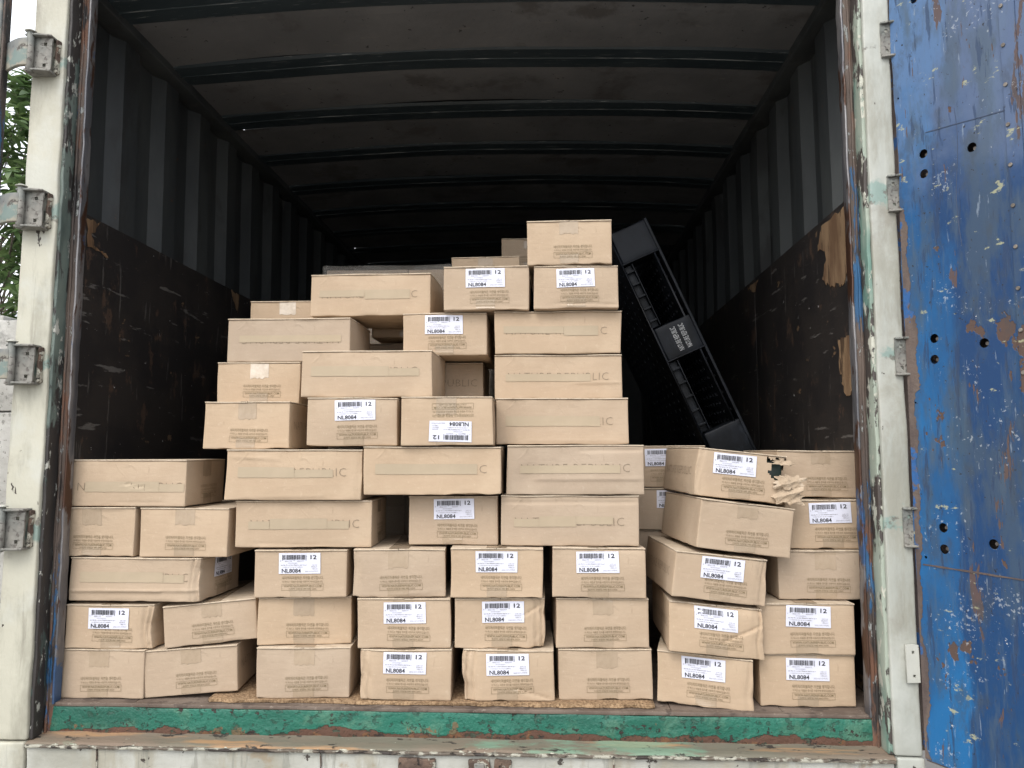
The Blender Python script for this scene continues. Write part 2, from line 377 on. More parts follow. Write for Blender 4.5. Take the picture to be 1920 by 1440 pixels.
# ================================================================== SETTING: ground, wall, tree
g = meshobj('ground', [(-90, -90, -.8), (90, -90, -.8), (90, 90, -.8), (-90, 90, -.8)], [(0, 1, 2, 3)], M['ground'], smooth=False)
tag(g, 'pale grey concrete yard around the container', kind='structure')

wl = thing('concrete_wall', (-4.4, 2.5, -.8), label='stained grey precast concrete panel wall behind the left post', cat='wall')
for i in range(3):
    for k in range(4):
        x0 = -4.4 + i * 2.0 - 4.4 + 4.4
        x0 = -1.5 + i * 2.0 - 1.5
        dbox('panel', (x0 + .004, 0, k * .6 + .004), (x0 + 1.996, .11, k * .6 + .596), M['concrete'], wl, res=.3, r=.008, amp=.002, freq=6, seed=i * 7 + k)
for i in range(4):
    dbox('post', (-3.06 + i * 2.0, .114, 0), (-2.94 + i * 2.0, .26, 2.45), M['concrete'], wl, res=.5, r=.01)

rng = random.Random(5); nr = np.random.RandomState(3)
tree = thing('leafy_tree', (-5.6, 5.2, -.8), label='bright green broad-leaved tree rising behind the concrete wall', cat='tree')
def limb(name, pts, r0, r1):
    vs = []; fs = []; n = 9
    for i, p in enumerate(pts):
        t = i / (len(pts) - 1); rr = r0 + (r1 - r0) * t
        d = Vector(pts[min(i + 1, len(pts) - 1)]) - Vector(pts[max(i - 1, 0)]); q = d.to_track_quat('Z', 'Y')
        for k in range(n):
            a = 2 * math.pi * k / n; vs.append(Vector(p) + q @ Vector((rr * math.cos(a), rr * math.sin(a), 0)))
    for i in range(len(pts) - 1):
        for k in range(n): fs.append((i * n + k, i * n + (k + 1) % n, (i + 1) * n + (k + 1) % n, (i + 1) * n + k))
    return vs, fs
v_, f_ = limb('trunk', [(0, 0, 0), (.05, -.03, .8), (.0, .05, 1.6), (.1, 0, 2.4), (.12, .05, 3.4), (.1, 0, 4.6)], .17, .05)
meshobj('trunk', v_, f_, M['bark'], tree)
# branches towards leaf clusters
clusters = []
for i in range(115):
    while True:
        p = nr.uniform(-1, 1, 3)
        if .25 < np.linalg.norm(p) < 1: break
    clusters.append(np.array([.65 + p[0] * 1.55, -.6 + p[1] * 1.2, 3.75 + p[2] * 2.0]))
for i in range(95):   # branch tips hanging in the gap seen between door and post
    clusters.append(np.array([nr.uniform(.75, 1.35), nr.uniform(-.95, -.4), nr.uniform(2.5, 5.1)]))
clusters = [c for c in clusters if c[2] < 5.2]
V = []; F = []
for c in clusters[::3]:
    s = np.array([.1, 0, min(3.9, max(1.9, c[2] * .72))]); mid = (s + c) / 2 + nr.normal(size=3) * .12
    v_, f_ = limb('b', [tuple(s), tuple(mid), tuple(c)], .013, .005)
    o_ = len(V); V += v_; F += [tuple(j + o_ for j in f) for f in f_]
meshobj('branch', V, F, M['bark'], tree)['kind'] = 'stuff'
def leaf_mesh(nm, L, wd, fold, droop, mat):
    vs = []; fs = []
    st = [0, .18, .42, .7, .9, 1]; ws = [.06, .62, 1, .8, .36, 0]
    for t, q in zip(st, ws):
        x = L * t; z = -droop * t * t
        vs += [(x, -wd * q / 2, z + fold * q), (x, 0, z), (x, wd * q / 2, z + fold * q)]
    for i in range(5):
        a = 3 * i
        fs += [(a, a + 3, a + 4, a + 1), (a + 1, a + 4, a + 5, a + 2)]
    me = bpy.data.meshes.new(nm); me.from_pydata(vs, [], fs); me.materials.append(mat)
    me.polygons.foreach_set('use_smooth', [True] * len(fs)); return me
leafs = [leaf_mesh('leaf', .19, .068, .008, .05, M['leaf']), leaf_mesh('leaf', .17, .062, .006, .025, M['leaf2']), leaf_mesh('leaf', .21, .068, .01, .08, M['leaf'])]
items = []
for c in clusters:
    n = rng.randint(9, 14); a0 = rng.uniform(0, 6)
    for k in range(n):
        a = a0 + k * 2.4; el = rng.uniform(-.5, .75)
        rot = Matrix.Rotation(a, 4, 'Z') @ Matrix.Rotation(-el, 4, 'Y') @ Matrix.Rotation(rng.uniform(-.5, .5), 4, 'X')
        off = Vector(c) + Vector((rng.uniform(-.04, .04), rng.uniform(-.04, .04), rng.uniform(-.10, .08)))
        Mx = Matrix.Translation(off) @ rot @ Matrix.Scale(rng.uniform(.7, 1.15), 4)
        wx = c[0] - 5.6; inwin = (-5.15 < wx < -4.25) and 1.95 < c[2] - .8 < 4.7
        items.append(((0 if inwin else 1, c[1]), rng.choice((0, 1, 1, 2)), Mx))
items.sort(key=lambda t: t[0])
V = []; F = []
for i, (key, li, Mx) in enumerate(items):
    if i < 280:
        o = bpy.data.objects.new('leaf', leafs[li]); COL.objects.link(o); o.parent = tree; o.matrix_local = Mx
    else:
        me = leafs[li]; o_ = len(V)
        V += [Mx @ v.co for v in me.vertices]; F += [tuple(j + o_ for j in p.vertices) for p in me.polygons]
meshobj('foliage', V, F, M['leaf'], tree)['kind'] = 'stuff'

# ================================================================== THE CONTAINER
C = thing('shipping_container', (0, 0, 0), label='open old shipping container with white posts, green sill and blue inner door', cat='container')
DEP = 5.9; WX = 1.252; RZ = 2.28
# floor boards
for i in range(8):
    x0 = -1.25 + i * .3125
    dbox('floor_board', (x0 + .001, .02, -.03), (x0 + .3115, DEP, -.001 - .0006 * (i % 2)), M['floor'], C, res=1.0, r=.001)
dbox('threshold_plate', (-1.205, -.001, -.012), (1.205, .0195, -.0015), M['floor'], C, res=.08, r=.002, amp=.0008, freq=60, seed=4)
# side walls: trapezoid corrugation
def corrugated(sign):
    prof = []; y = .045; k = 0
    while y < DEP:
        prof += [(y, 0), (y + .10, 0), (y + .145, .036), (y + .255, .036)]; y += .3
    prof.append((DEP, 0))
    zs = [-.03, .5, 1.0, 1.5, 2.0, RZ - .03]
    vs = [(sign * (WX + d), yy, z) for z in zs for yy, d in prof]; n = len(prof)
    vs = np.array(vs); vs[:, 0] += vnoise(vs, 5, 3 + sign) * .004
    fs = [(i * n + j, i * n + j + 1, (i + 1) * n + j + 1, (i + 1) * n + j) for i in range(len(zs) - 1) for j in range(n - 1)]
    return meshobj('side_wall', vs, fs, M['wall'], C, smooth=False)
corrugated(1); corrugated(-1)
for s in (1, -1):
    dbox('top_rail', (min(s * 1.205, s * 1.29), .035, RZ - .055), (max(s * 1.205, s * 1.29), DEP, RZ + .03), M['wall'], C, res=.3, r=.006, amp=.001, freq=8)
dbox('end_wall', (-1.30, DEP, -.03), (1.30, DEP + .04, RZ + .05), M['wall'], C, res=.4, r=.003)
# roof: brown sheets between teal bows, slightly arched
def arch(x): return .045 * (1 - (x / 1.2) ** 2)
def roof_strip(name, prof, mat, seed, amp=.0025):
    xs = np.linspace(-1.26, 1.26, 40)
    vs = np.array([(x, y, RZ - .02 + arch(x) + z) for x in xs for y, z in prof]); n = len(prof)
    vs[:, 2] += vnoise(vs * np.array([1, .3, 1]), 7, seed) * amp
    fs = [(i * n + j, i * n + j + 1, (i + 1) * n + j + 1, (i + 1) * n + j) for i in range(len(xs) - 1) for j in range(n - 1)]
    return meshobj(name, vs, fs, mat, C, smooth=False)
yb = .135
ys = [yb + k * .4535 for k in range(14)]
for k, y in enumerate(ys):
    sd_ = 40 + k
    if y > DEP - .2: break
    roof_strip('roof_bow', [(y, .003), (y + .010, -.007), (y + .070, -.009)], M['bow'], sd_)
    roof_strip('roof_bow_edge', [(y + .070, -.009), (y + .0725, -.0115), (y + .075, -.0085)], M['bowedge'], sd_)
    roof_strip('roof_bow', [(y + .075, -.0085), (y + .150, -.006), (y + .158, .003)], M['bow'], sd_)
    y1 = min(y + .4535, DEP)
    roof_strip('roof_sheet', [(y + .156, .002), (y + .2, 0), (y + .3, .001), (y1 + .002, .002)], M['roof'], sd_ + 30, .004)
roof_strip('roof_sheet', [(-.05, .004), (yb + .002, .004)], M['roof'], 9)
dbox('header', (-1.31, -.06, 2.235), (1.31, .03, 2.42), M['beam'], C, res=.1, r=.006, amp=.001)
dbox('roof_skin', (-1.27, -.04, RZ + .10), (1.27, DEP + .04, RZ + .115), M['wall'], C, res=1)
# plywood lining, both sides
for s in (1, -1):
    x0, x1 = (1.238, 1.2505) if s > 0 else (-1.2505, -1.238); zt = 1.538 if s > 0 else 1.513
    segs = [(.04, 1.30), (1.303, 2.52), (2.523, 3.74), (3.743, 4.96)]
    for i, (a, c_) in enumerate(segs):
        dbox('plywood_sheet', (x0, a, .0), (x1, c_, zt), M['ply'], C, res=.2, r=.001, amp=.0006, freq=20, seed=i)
def jag(pts, n=5, a=.008, seed=1):
    rr = random.Random(seed); out = []
    for i in range(len(pts)):
        p, q = pts[i], pts[(i + 1) % len(pts)]
        for k in range(n):
            t = k / n; out.append((p[0] + (q[0] - p[0]) * t + rr.uniform(-a, a), p[1] + (q[1] - p[1]) * t + rr.uniform(-a, a)))
    return out
def torn(side, pts, seed):      # pts as (y, z)
    X = (0, 1, 0); Y = (0, 0, 1); k = 1.041 if side > 0 else 1.0255
    pts = [(max(.045, (y + 2.267) * k - 2.267), (z - .718) * k + .718) for y, z in pts]
    sheet('torn_patch', jag(pts, 6, .009, seed), [], .002, M['torn'], (side * 1.2362, 0, 0), X, Y, C)
torn(1, [(.078, 1.488), (.30, 1.488), (.35, 1.42), (.27, 1.38), (.315, 1.30), (.24, 1.27), (.15, 1.25), (.08, 1.28)], 3)
torn(1, [(.06 + .02, 1.075), (.20, 1.09), (.19, .98), (.16, .90), (.10, .915), (.08, .96)], 5)
torn(-1, [(.08, 1.486), (.15, 1.482), (.10, 1.44), (.13, 1.40), (.20, 1.385), (.08, 1.392)], 7)
torn(-1, [(1.20, 1.487), (1.29, 1.487), (1.29, 1.40), (1.24, 1.44)], 9)
torn(1, [(1.10, 1.487), (1.28, 1.487), (1.16, 1.45)], 11)

# rear frame: posts
for s, xo, mw in ((-1, 1.313, 'white_l'), (1, 1.283, 'white_r')):
    def bx(name, a, b_, y0, y1, z0, z1, mat, **k):
        lo = (min(s * a, s * b_), y0, z0); hi = (max(s * a, s * b_), y1, z1)
        return dbox(name, lo, hi, mat, C, **k)
    bx('corner_post', 1.2085, xo, -.062, .02, -.088, 2.42, M[mw], res=.02, r=.006, amp=.0016, freq=26, seed=5 if s < 0 else 8)
    bx('corner_casting', 1.212, xo + .003, -.066, .02, -.28, -.092, M[mw], res=.02, r=.007, amp=.0016, freq=30, seed=15)
    bx('post_reveal', 1.198, 1.2095, -.052, .004, -.088, 2.3, M['teal' if s > 0 else 'teal_d'], res=.025, r=.003, amp=.0012, freq=60, seed=25)
    bx('gasket_channel', 1.174, 1.205, -.002, .030, -.088, 2.3, M['channel'], res=.02, r=.004, amp=.0018, freq=70, seed=35)
    bx('channel_rib', 1.187, 1.193, -.008, -.001, -.088, 2.3, M['channel'], res=.03, r=.002, amp=.0012, freq=50, seed=37)
    bx('channel_edge', 1.1675, 1.1745, -.009, .028, -.006, 2.3, M['edge'], res=.03, r=.003, amp=.0012, freq=50, seed=45)
    bx('post_side', 1.284 if s > 0 else 1.3135, 1.325, -.020, .020, -.088, 2.42, M['drust' if s > 0 else 'blade'], res=.04, r=.003, amp=.001, freq=60, seed=61)  # right one: dark body added so the gap by the door looks shaded
    bx('post_filler', 1.2095, 1.29, .021, .033, -.03, 2.3, M['wall'], res=.3, r=.003)
# sill, ledge, bottom beam
dbox('door_sill', (-1.2, -.0005, -.088), (1.2, .02, -.0125), M['green'], C, res=.015, r=.004, amp=.0014, freq=55, seed=3)
xs = np.linspace(-1.21, 1.21, 160)
prof = [(0.004, -.082), (-.012, -.0865), (-.035, -.0885), (-.056, -.0905), (-.0655, -.0935), (-.0665, -.099)]
vs = np.array([(x, y, z) for x in xs for y, z in prof]); vs[:, 2] += vnoise(vs, 45, 3) * .0012; vs[:, 1] += vnoise(vs, 70, 9) * .001
fs = [(i * 6 + j, i * 6 + j + 1, (i + 1) * 6 + j + 1, (i + 1) * 6 + j) for i in range(159) for j in range(5)]
meshobj('sill_ledge', vs, fs, M['ledge'], C)
dbox('ledge_lip', (-1.208, -.0735, -.104), (1.208, -.060, -.0955), M['lip'], C, res=.012, r=.003, amp=.0013, freq=110, seed=7)
dbox('bottom_beam', (-1.206, -.062, -.28), (1.206, .02, -.1045), M['beam'], C, res=.02, r=.005, amp=.0022, freq=34, seed=11)
# lock brackets cut out of the beam, with rough rusty tops
for x0, x1, dd in ((-.14, -.035, .012), (.055, .115, .018), (.125, .175, .008)):
    br = dbox('lock_bracket', (x0, -.062 - dd, -.165), (x1, -.0605, -.1125), M['rust'], C, res=.008, r=.006, amp=.002, freq=90, seed=int(x0 * 100) + 50)
dbox('lock_bracket', (.072, -.088, -.150), (.102, -.079, -.118), M['hinge'], C, res=.008, r=.004, amp=.0006, freq=90)
for x in (-.36, -.05 - .95, .452):
    dbox('weld_seam', (x, -.0665, -.28), (x + .004, -.0625, -.106), M['rust'], C, res=.008, r=.0015, amp=.0012, freq=120, seed=int(x * 90) + 200)

# hinges
def hinge(s, z, blade=True):
    h = thing('hinge', (s * 1.285, -.09, z)); h.parent = C
    hh = .105
    ow = jag([(-.002, -hh / 2), (.054, -hh / 2), (.056, hh / 2), (-.002, hh / 2)], 4, .0012, int(z * 100))
    holes = [rect(.028, -hh / 2 + .012, .0385, -hh / 2 + .0225), rect(.029, hh / 2 - .026, .0395, hh / 2 - .0155)]
    X = (-s, 0, 0)
    if s < 0: sheet('lug_plate', ow, holes, .006, M['hinge'], (0, 0, 0), X, (0, 0, 1), h)
    else:
        sheet('lug_plate', ow, holes, .006, M['hinge'], (0, 0, 0), X, (0, 0, 1), h)
    for zz in (-hh / 2 - .006, hh / 2):
        V2, F2 = grid_box(axis(-.022, .056, 4, .002), axis(-.016, .03, 3, .002), axis(zz, zz + .007, 1, .001))
        V2 = rounding(V2, (-.022, -.016, zz), (.056, .03, zz + .007), .003)
        V2[:, 0] *= -s; V2[:, 1] -= .010 * np.cos(V2[:, 0] * 30) - .004
        if s > 0: F2 = [tuple(reversed(f)) for f in F2]
        meshobj('lug', V2, F2, M['hinge'], h)
    cyl('pin', (s * .006, -.014, -hh / 2 - .01), (s * .006, -.014, hh / 2 + .012), .0105, M['hinge'], h)
    cyl('pin_cap', (s * .006, -.014, hh / 2 + .0125), (s * .006, -.014, hh / 2 + .0185), .017, M['wplate'], h, r1=.012)
    dbox('weld', (min(-s * .0545, -s * .064), .012, -hh / 2), (max(-s * .0545, -s * .064), .029, hh / 2), M['rust'], h, res=.007, r=.003, amp=.0018, freq=150)
    if blade:
        V2, F2 = grid_box(axis(.006, .12, 8, .002), axis(-.026, -.012, 2, .002), axis(-.044, .044, 6, .003))
        V2 = rounding(V2, (.006, -.026, -.044), (.12, -.012, .044), .003)
        V2[:, 1] += .05 * np.clip((V2[:, 0] - .03) / .09, 0, 1) ** 1.3; V2[:, 0] *= s
        if s < 0: F2 = [tuple(reversed(f)) for f in F2]
        meshobj('blade', V2, F2, M['blade'], h)
    return h
for z in HZ_L: hinge(-1, z)
for z in HZ_R:
    h_ = hinge(1, z, False); h_.location = (1.300, -.064, z); h_.scale = (.78, .8, .92)
sheet('lug_plate', jag(rect(0, 0, .034, .10), 3, .0008, 4), [rect(.016, .014, .023, .021), rect(.015, .076, .022, .084)], .006, M['wplate'], (1.246, -.069, .108), (1, 0, 0), (0, 0, 1), C)

# left door, folded back against the container's side: only its edge strip is in view
ld = dbox('door', (-2.52, -.105, -.10), (-1.388, -.062, 2.30), M['blade'], C, res=.2, r=.006, amp=.001); tag(ld, label='folded-back left door leaf seen edge-on')
dbox('gasket', (-1.3875, -.100, -.10), (-1.380, -.070, 2.30), M['channel'], ld, res=.1, r=.003)

# right door: blue inner face, opened 120 degrees towards the camera
dd = Vector((.5, -.8660254, 0)); up = Vector((0, 0, 1)); nin = dd.cross(up)
P0 = Vector((1.287, -.070, 0))
door = thing('door', P0); door.parent = C; tag(door, label='scuffed blue right door leaf with bolt holes')
def dsheet(name, outer, holes, depth, mat, off):
    return sheet(name, outer, holes, depth, mat, nin * off, dd, up, door)
HOLES = [(.080, 1.556), (.079, 1.499), (.215, 1.525), (.084, 1.036), (.082, .979), (.218, 1.006), (.082, .528), (.082, .472), (.213, .498), (.077, 2.012), (.078, 2.07), (.214, 2.04)]
edge = [(0, -.09)] + [(.0 + .0035 * math.sin(z * 9) + rng.uniform(-.0016, .0016), z) for z in np.arange(-.07, 2.28, .035)] + [(0, 2.28)]
outer = [(.333, 2.28), (.333, -.09)] + edge
dsheet('inner_skin', outer, [circle(x, z, .0125) for x, z in HOLES] + [circle(.012, 1.745, .003, 10), circle(.020, .865, .003, 10), circle(.028, .445, .004, 10)], .003, M['door'], 0)
dbm = []
for x, z in HOLES:
    p = dd * x + up * z
    cyl('bolt', p - nin * .038, p - nin * .012, .0055, M['bolt'], door, n=12)
# rust eaten border, a thin flaked sheet over the hinge edge
bord = [(-.001, -.088), (.018, -.088)]
for i, z in enumerate(np.arange(-.07, 1.42, .006)):
    wv = .009 + .012 * max(0, math.sin(z * 2.2 - .6)) + .016 * max(0, math.sin(z * 9.3 + 2 * math.sin(z * 3.1))) * max(0, math.sin(z * 4.1 + .6)) + .004 * math.sin(z * 43) + rng.uniform(-.003, .003) + (.012 if .9 < z < 1.12 else 0)
    bord.append((max(.004, wv), z))
bord += [(.0, 1.43)]
dsheet('rust_border', bord, [circle(.0, 0, .0001, 3)][:0], .0008, M['drust'], .0022)
strip_pts = [(.305, -.09), (.3432, -.09), (.3432, 2.28)] + [(.305 + rng.uniform(-.0012, .0012), z) for z in np.arange(2.2, -.05, -.05)]
dsheet('retainer_strip', strip_pts, [], .004, M['door'], .0042)
for z in np.arange(-.02, 2.2, .1045):
    p = dd * .3125 + up * z + nin * .0062
    cyl('screw', p, p + nin * .0035, .0052, M['bolt'], door, n=12)
dsheet('outer_leaf', rect(.344, -.09, 1.14, 2.28), [], .004, M['door'], .001)
dsheet('weld_bead', jag([(.02, .423), (.30, .417), (.30, .421), (.02, .427)], 10, .0008, 3), [], .002, M['drust'], .0022)
dsheet('weld_bead', jag([(.09, 1.612), (.302, 1.588), (.302, 1.5905), (.09, 1.6145)], 10, .0008, 6), [], .0015, M['dstain'], .002)
pts_ = [(.172 + .006 * math.sin(z * 17), z) for z in np.arange(1.27, 1.66, .02)]
dsheet('weld_bead', pts_ + [(x + .0016, z) for x, z in reversed(pts_)], [], .0008, M['dstain'], .0017)
V2, F2 = grid_box(axis(0, 1.15, 8, .003), axis(.0, .040, 1, .002), axis(-.095, 2.285, 10, .003))
Mx = Matrix((dd, -nin, up)).transposed()
meshobj('outer_skin', [Mx @ Vector((v[0] + .001, v[1] * .08 + .042, v[2])) for v in V2], F2, M['drust'], door)
for a, c_ in ((.0, .0035), (1.145, 1.15)):
    V2, F2 = grid_box([a, c_], [.002, .0415], list(np.linspace(-.09, 2.28, 12)))
    meshobj('side_rail', [Mx @ Vector(v) for v in V2], F2, M['drust'], door, smooth=False)
for a, c_ in ((-.095, -.091), (2.281, 2.285)):
    V2, F2 = grid_box([.0, 1.15], [.002, .0415], [a, c_])
    meshobj('end_rail', [Mx @ Vector(v) for v in V2], F2, M['drust'], door, smooth=False)

# particle board under the middle boxes
ob = thing('particle_board', (-.02, .02, 0), label='thin tan particle board lying under the middle of the bottom row', cat='board')
V2, F2 = grid_box(list(np.linspace(-.70, .60, 80)), axis(.0, .62, 6, .003), axis(.0005, .0100, 1, .001))
rs = np.random.RandomState(2)
V2[:, 1] += np.where(V2[:, 1] < .02, vnoise(V2, 160, 4) * .004 + vnoise(V2, 35, 5) * .003, 0)
V2[:, 0] += np.where(V2[:, 0] < -.695, vnoise(V2 * np.array([0, 1, 1]), 60, 4) * .012, 0)
meshobj('board', V2, F2, M['osb'], ob)

# ================================================================== CARTONS
W_, L_, H_ = .273, .410, .147
def text2d(s, width=None, height=None, thin=0, ls=1.0):
    c = bpy.data.curves.new('t', 'FONT'); c.body = s; c.resolution_u = 2; c.offset = thin; c.space_character = ls
    o = bpy.data.objects.new('t', c); COL.objects.link(o)
    me = bpy.data.meshes.new_from_object(o.evaluated_get(DG()))
    bpy.data.objects.remove(o); bpy.data.curves.remove(c)
    V = np.array([v.co[:2] for v in me.vertices]); F = [tuple(p.vertices) for p in me.polygons]; bpy.data.meshes.remove(me)
    V = V - V.min(0); sx = V[:, 0].max(); sy = V[:, 1].max()
    if width and height: V = V * np.array([width / sx, height / sy])
    elif width: V = V * (width / sx)
    else: V = V * (height / sy)
    return V, F
def combine(parts):
    V = []; F = []; n = 0
    for (v, f), (ox, oy) in parts:
        V.append(v + np.array([ox, oy])); F += [tuple(i + n for i in q) for q in f]; n += len(v)
    return np.concatenate(V), F
def bar(x0, y0, x1, y1, nx=1):
    xs = np.linspace(x0, x1, nx + 1); V = np.array([(x, y) for x in xs for y in (y0, y1)])
    return V, [(2 * i, 2 * i + 2, 2 * i + 3, 2 * i + 1) for i in range(nx)]
# the printed block: origin lower-left of the framed box
PW = .124
T_PRINT = combine([
    (text2d('네이처리퍼블릭은 자연을 생각합니다.', .1235, .0098), (.0005, .0320)),
    (text2d('이 박스는 재활용 종이를 사용하여 제작되었습니다.', .1215, .0066), (.0010, .0222)),
    (text2d('WWW.NATUREREPUBLIC.COM', .113, .0066, 0.005), (.0055, .0095)),
    (text2d('소비자 상담실 080 890 6000', .083, .0052), (.0200, .0022)),
    (bar(0, 0, PW, .0008, 12), (0, 0)), (bar(0, .0182, PW, .0190, 12), (0, 0)),
    (bar(0, .0009, .0008, .0181), (0, 0)), (bar(PW - .0008, .0009, PW, .0181), (0, 0))])
T_PRINT[0][:, 0] -= PW / 2
# shipping label, 124 x 61 mm
LW, LH = .124, .061
rb = random.Random(12); bars = []; x = .010
digits = "8806173420377"
enc = []
while x < .078:
    wd = rb.choice((.0011, .0012, .0022, .0030, .0022)); gp = rb.choice((.0010, .0012, .0013, .0024))
    if x < .082: bars.append((bar(x, .0415, x + wd, .0555), (0, 0)))
    x += wd + gp
for gx in (.0098, .0112, .0435, .0449, .0795, .0809): bars.append((bar(gx, .0390, gx + .0007, .0555), (0, 0)))
T_BAR = combine(bars) 
def greek(x0, y, x1, h, seed):
    r_ = random.Random(seed); out = []; x = x0
    while x < x1:
        wd = r_.uniform(.0009, .0020); out.append((bar(x, y + r_.uniform(0, h * .2), x + wd, y + h * r_.uniform(.6, 1)), (0, 0))); x += wd + r_.choice((.0005, .0006, .0022))
    return out
T_NUM = text2d('12', .0185, .0125, .022); T_NUM[0][:] += (.0940 - LW / 2, .0425)
T_INK = text2d('NL8084', .0565, .0122, .022); T_INK[0][:] += (.0085, .0028)
T_INK2 = combine([(text2d('8', None, .0038), (.0035, .0362)), (text2d('806173', .020, .0038), (.0175, .0352)), (text2d('420377', .020, .0038), (.0535, .0352)),
    (text2d('네이처리퍼블릭', .028, .0034), (.026, .0295)), (text2d('유통기한', .018, .0034), (.0975, .0235)),
    (text2d('EE64UY', .0185, .0038), (.0965, .0182)), (text2d('18EL21', .0175, .0036), (.0985, .0125)), (text2d('20210717까지', .040, .0048), (.0775, .0045))]
    + greek(.006, .0240, .082, .0032, 4) + greek(.010, .0182, .070, .0028, 8))
for T in (T_BAR, T_INK, T_INK2): T[0][:, 0] -= LW / 2
T_BRAND = text2d('NATURE REPUBLIC', .325, .0240, -.022, 1.1)
T_BRAND[0][:, 0] -= .1625; T_BRAND[0][:, 1] -= .0118
T_BRAND_S = (T_BRAND[0] * np.array([.72, .8]), T_BRAND[1])

def jagged_strip(x0, x1, z0, z1, seed, nx=10, nz=6, jb=.003, jt=0):
    r_ = np.random.RandomState(seed); xs = np.linspace(x0, x1, nx + 1); zs = np.linspace(z0, z1, nz + 1)
    jb_ = r_.uniform(-jb, jb, nx + 1); jt_ = r_.uniform(-jt, jt, nx + 1)
    V = []
    for i, x in enumerate(xs):
        for j, z in enumerate(zs):
            t = j / nz; V.append((x, z + jb_[i] * (1 - t) ** 3 + jt_[i] * t ** 3))
    n = nz + 1
    return np.array(V), [(i * n + j, (i + 1) * n + j, (i + 1) * n + j + 1, i * n + j + 1) for i in range(nx) for j in range(nz)]

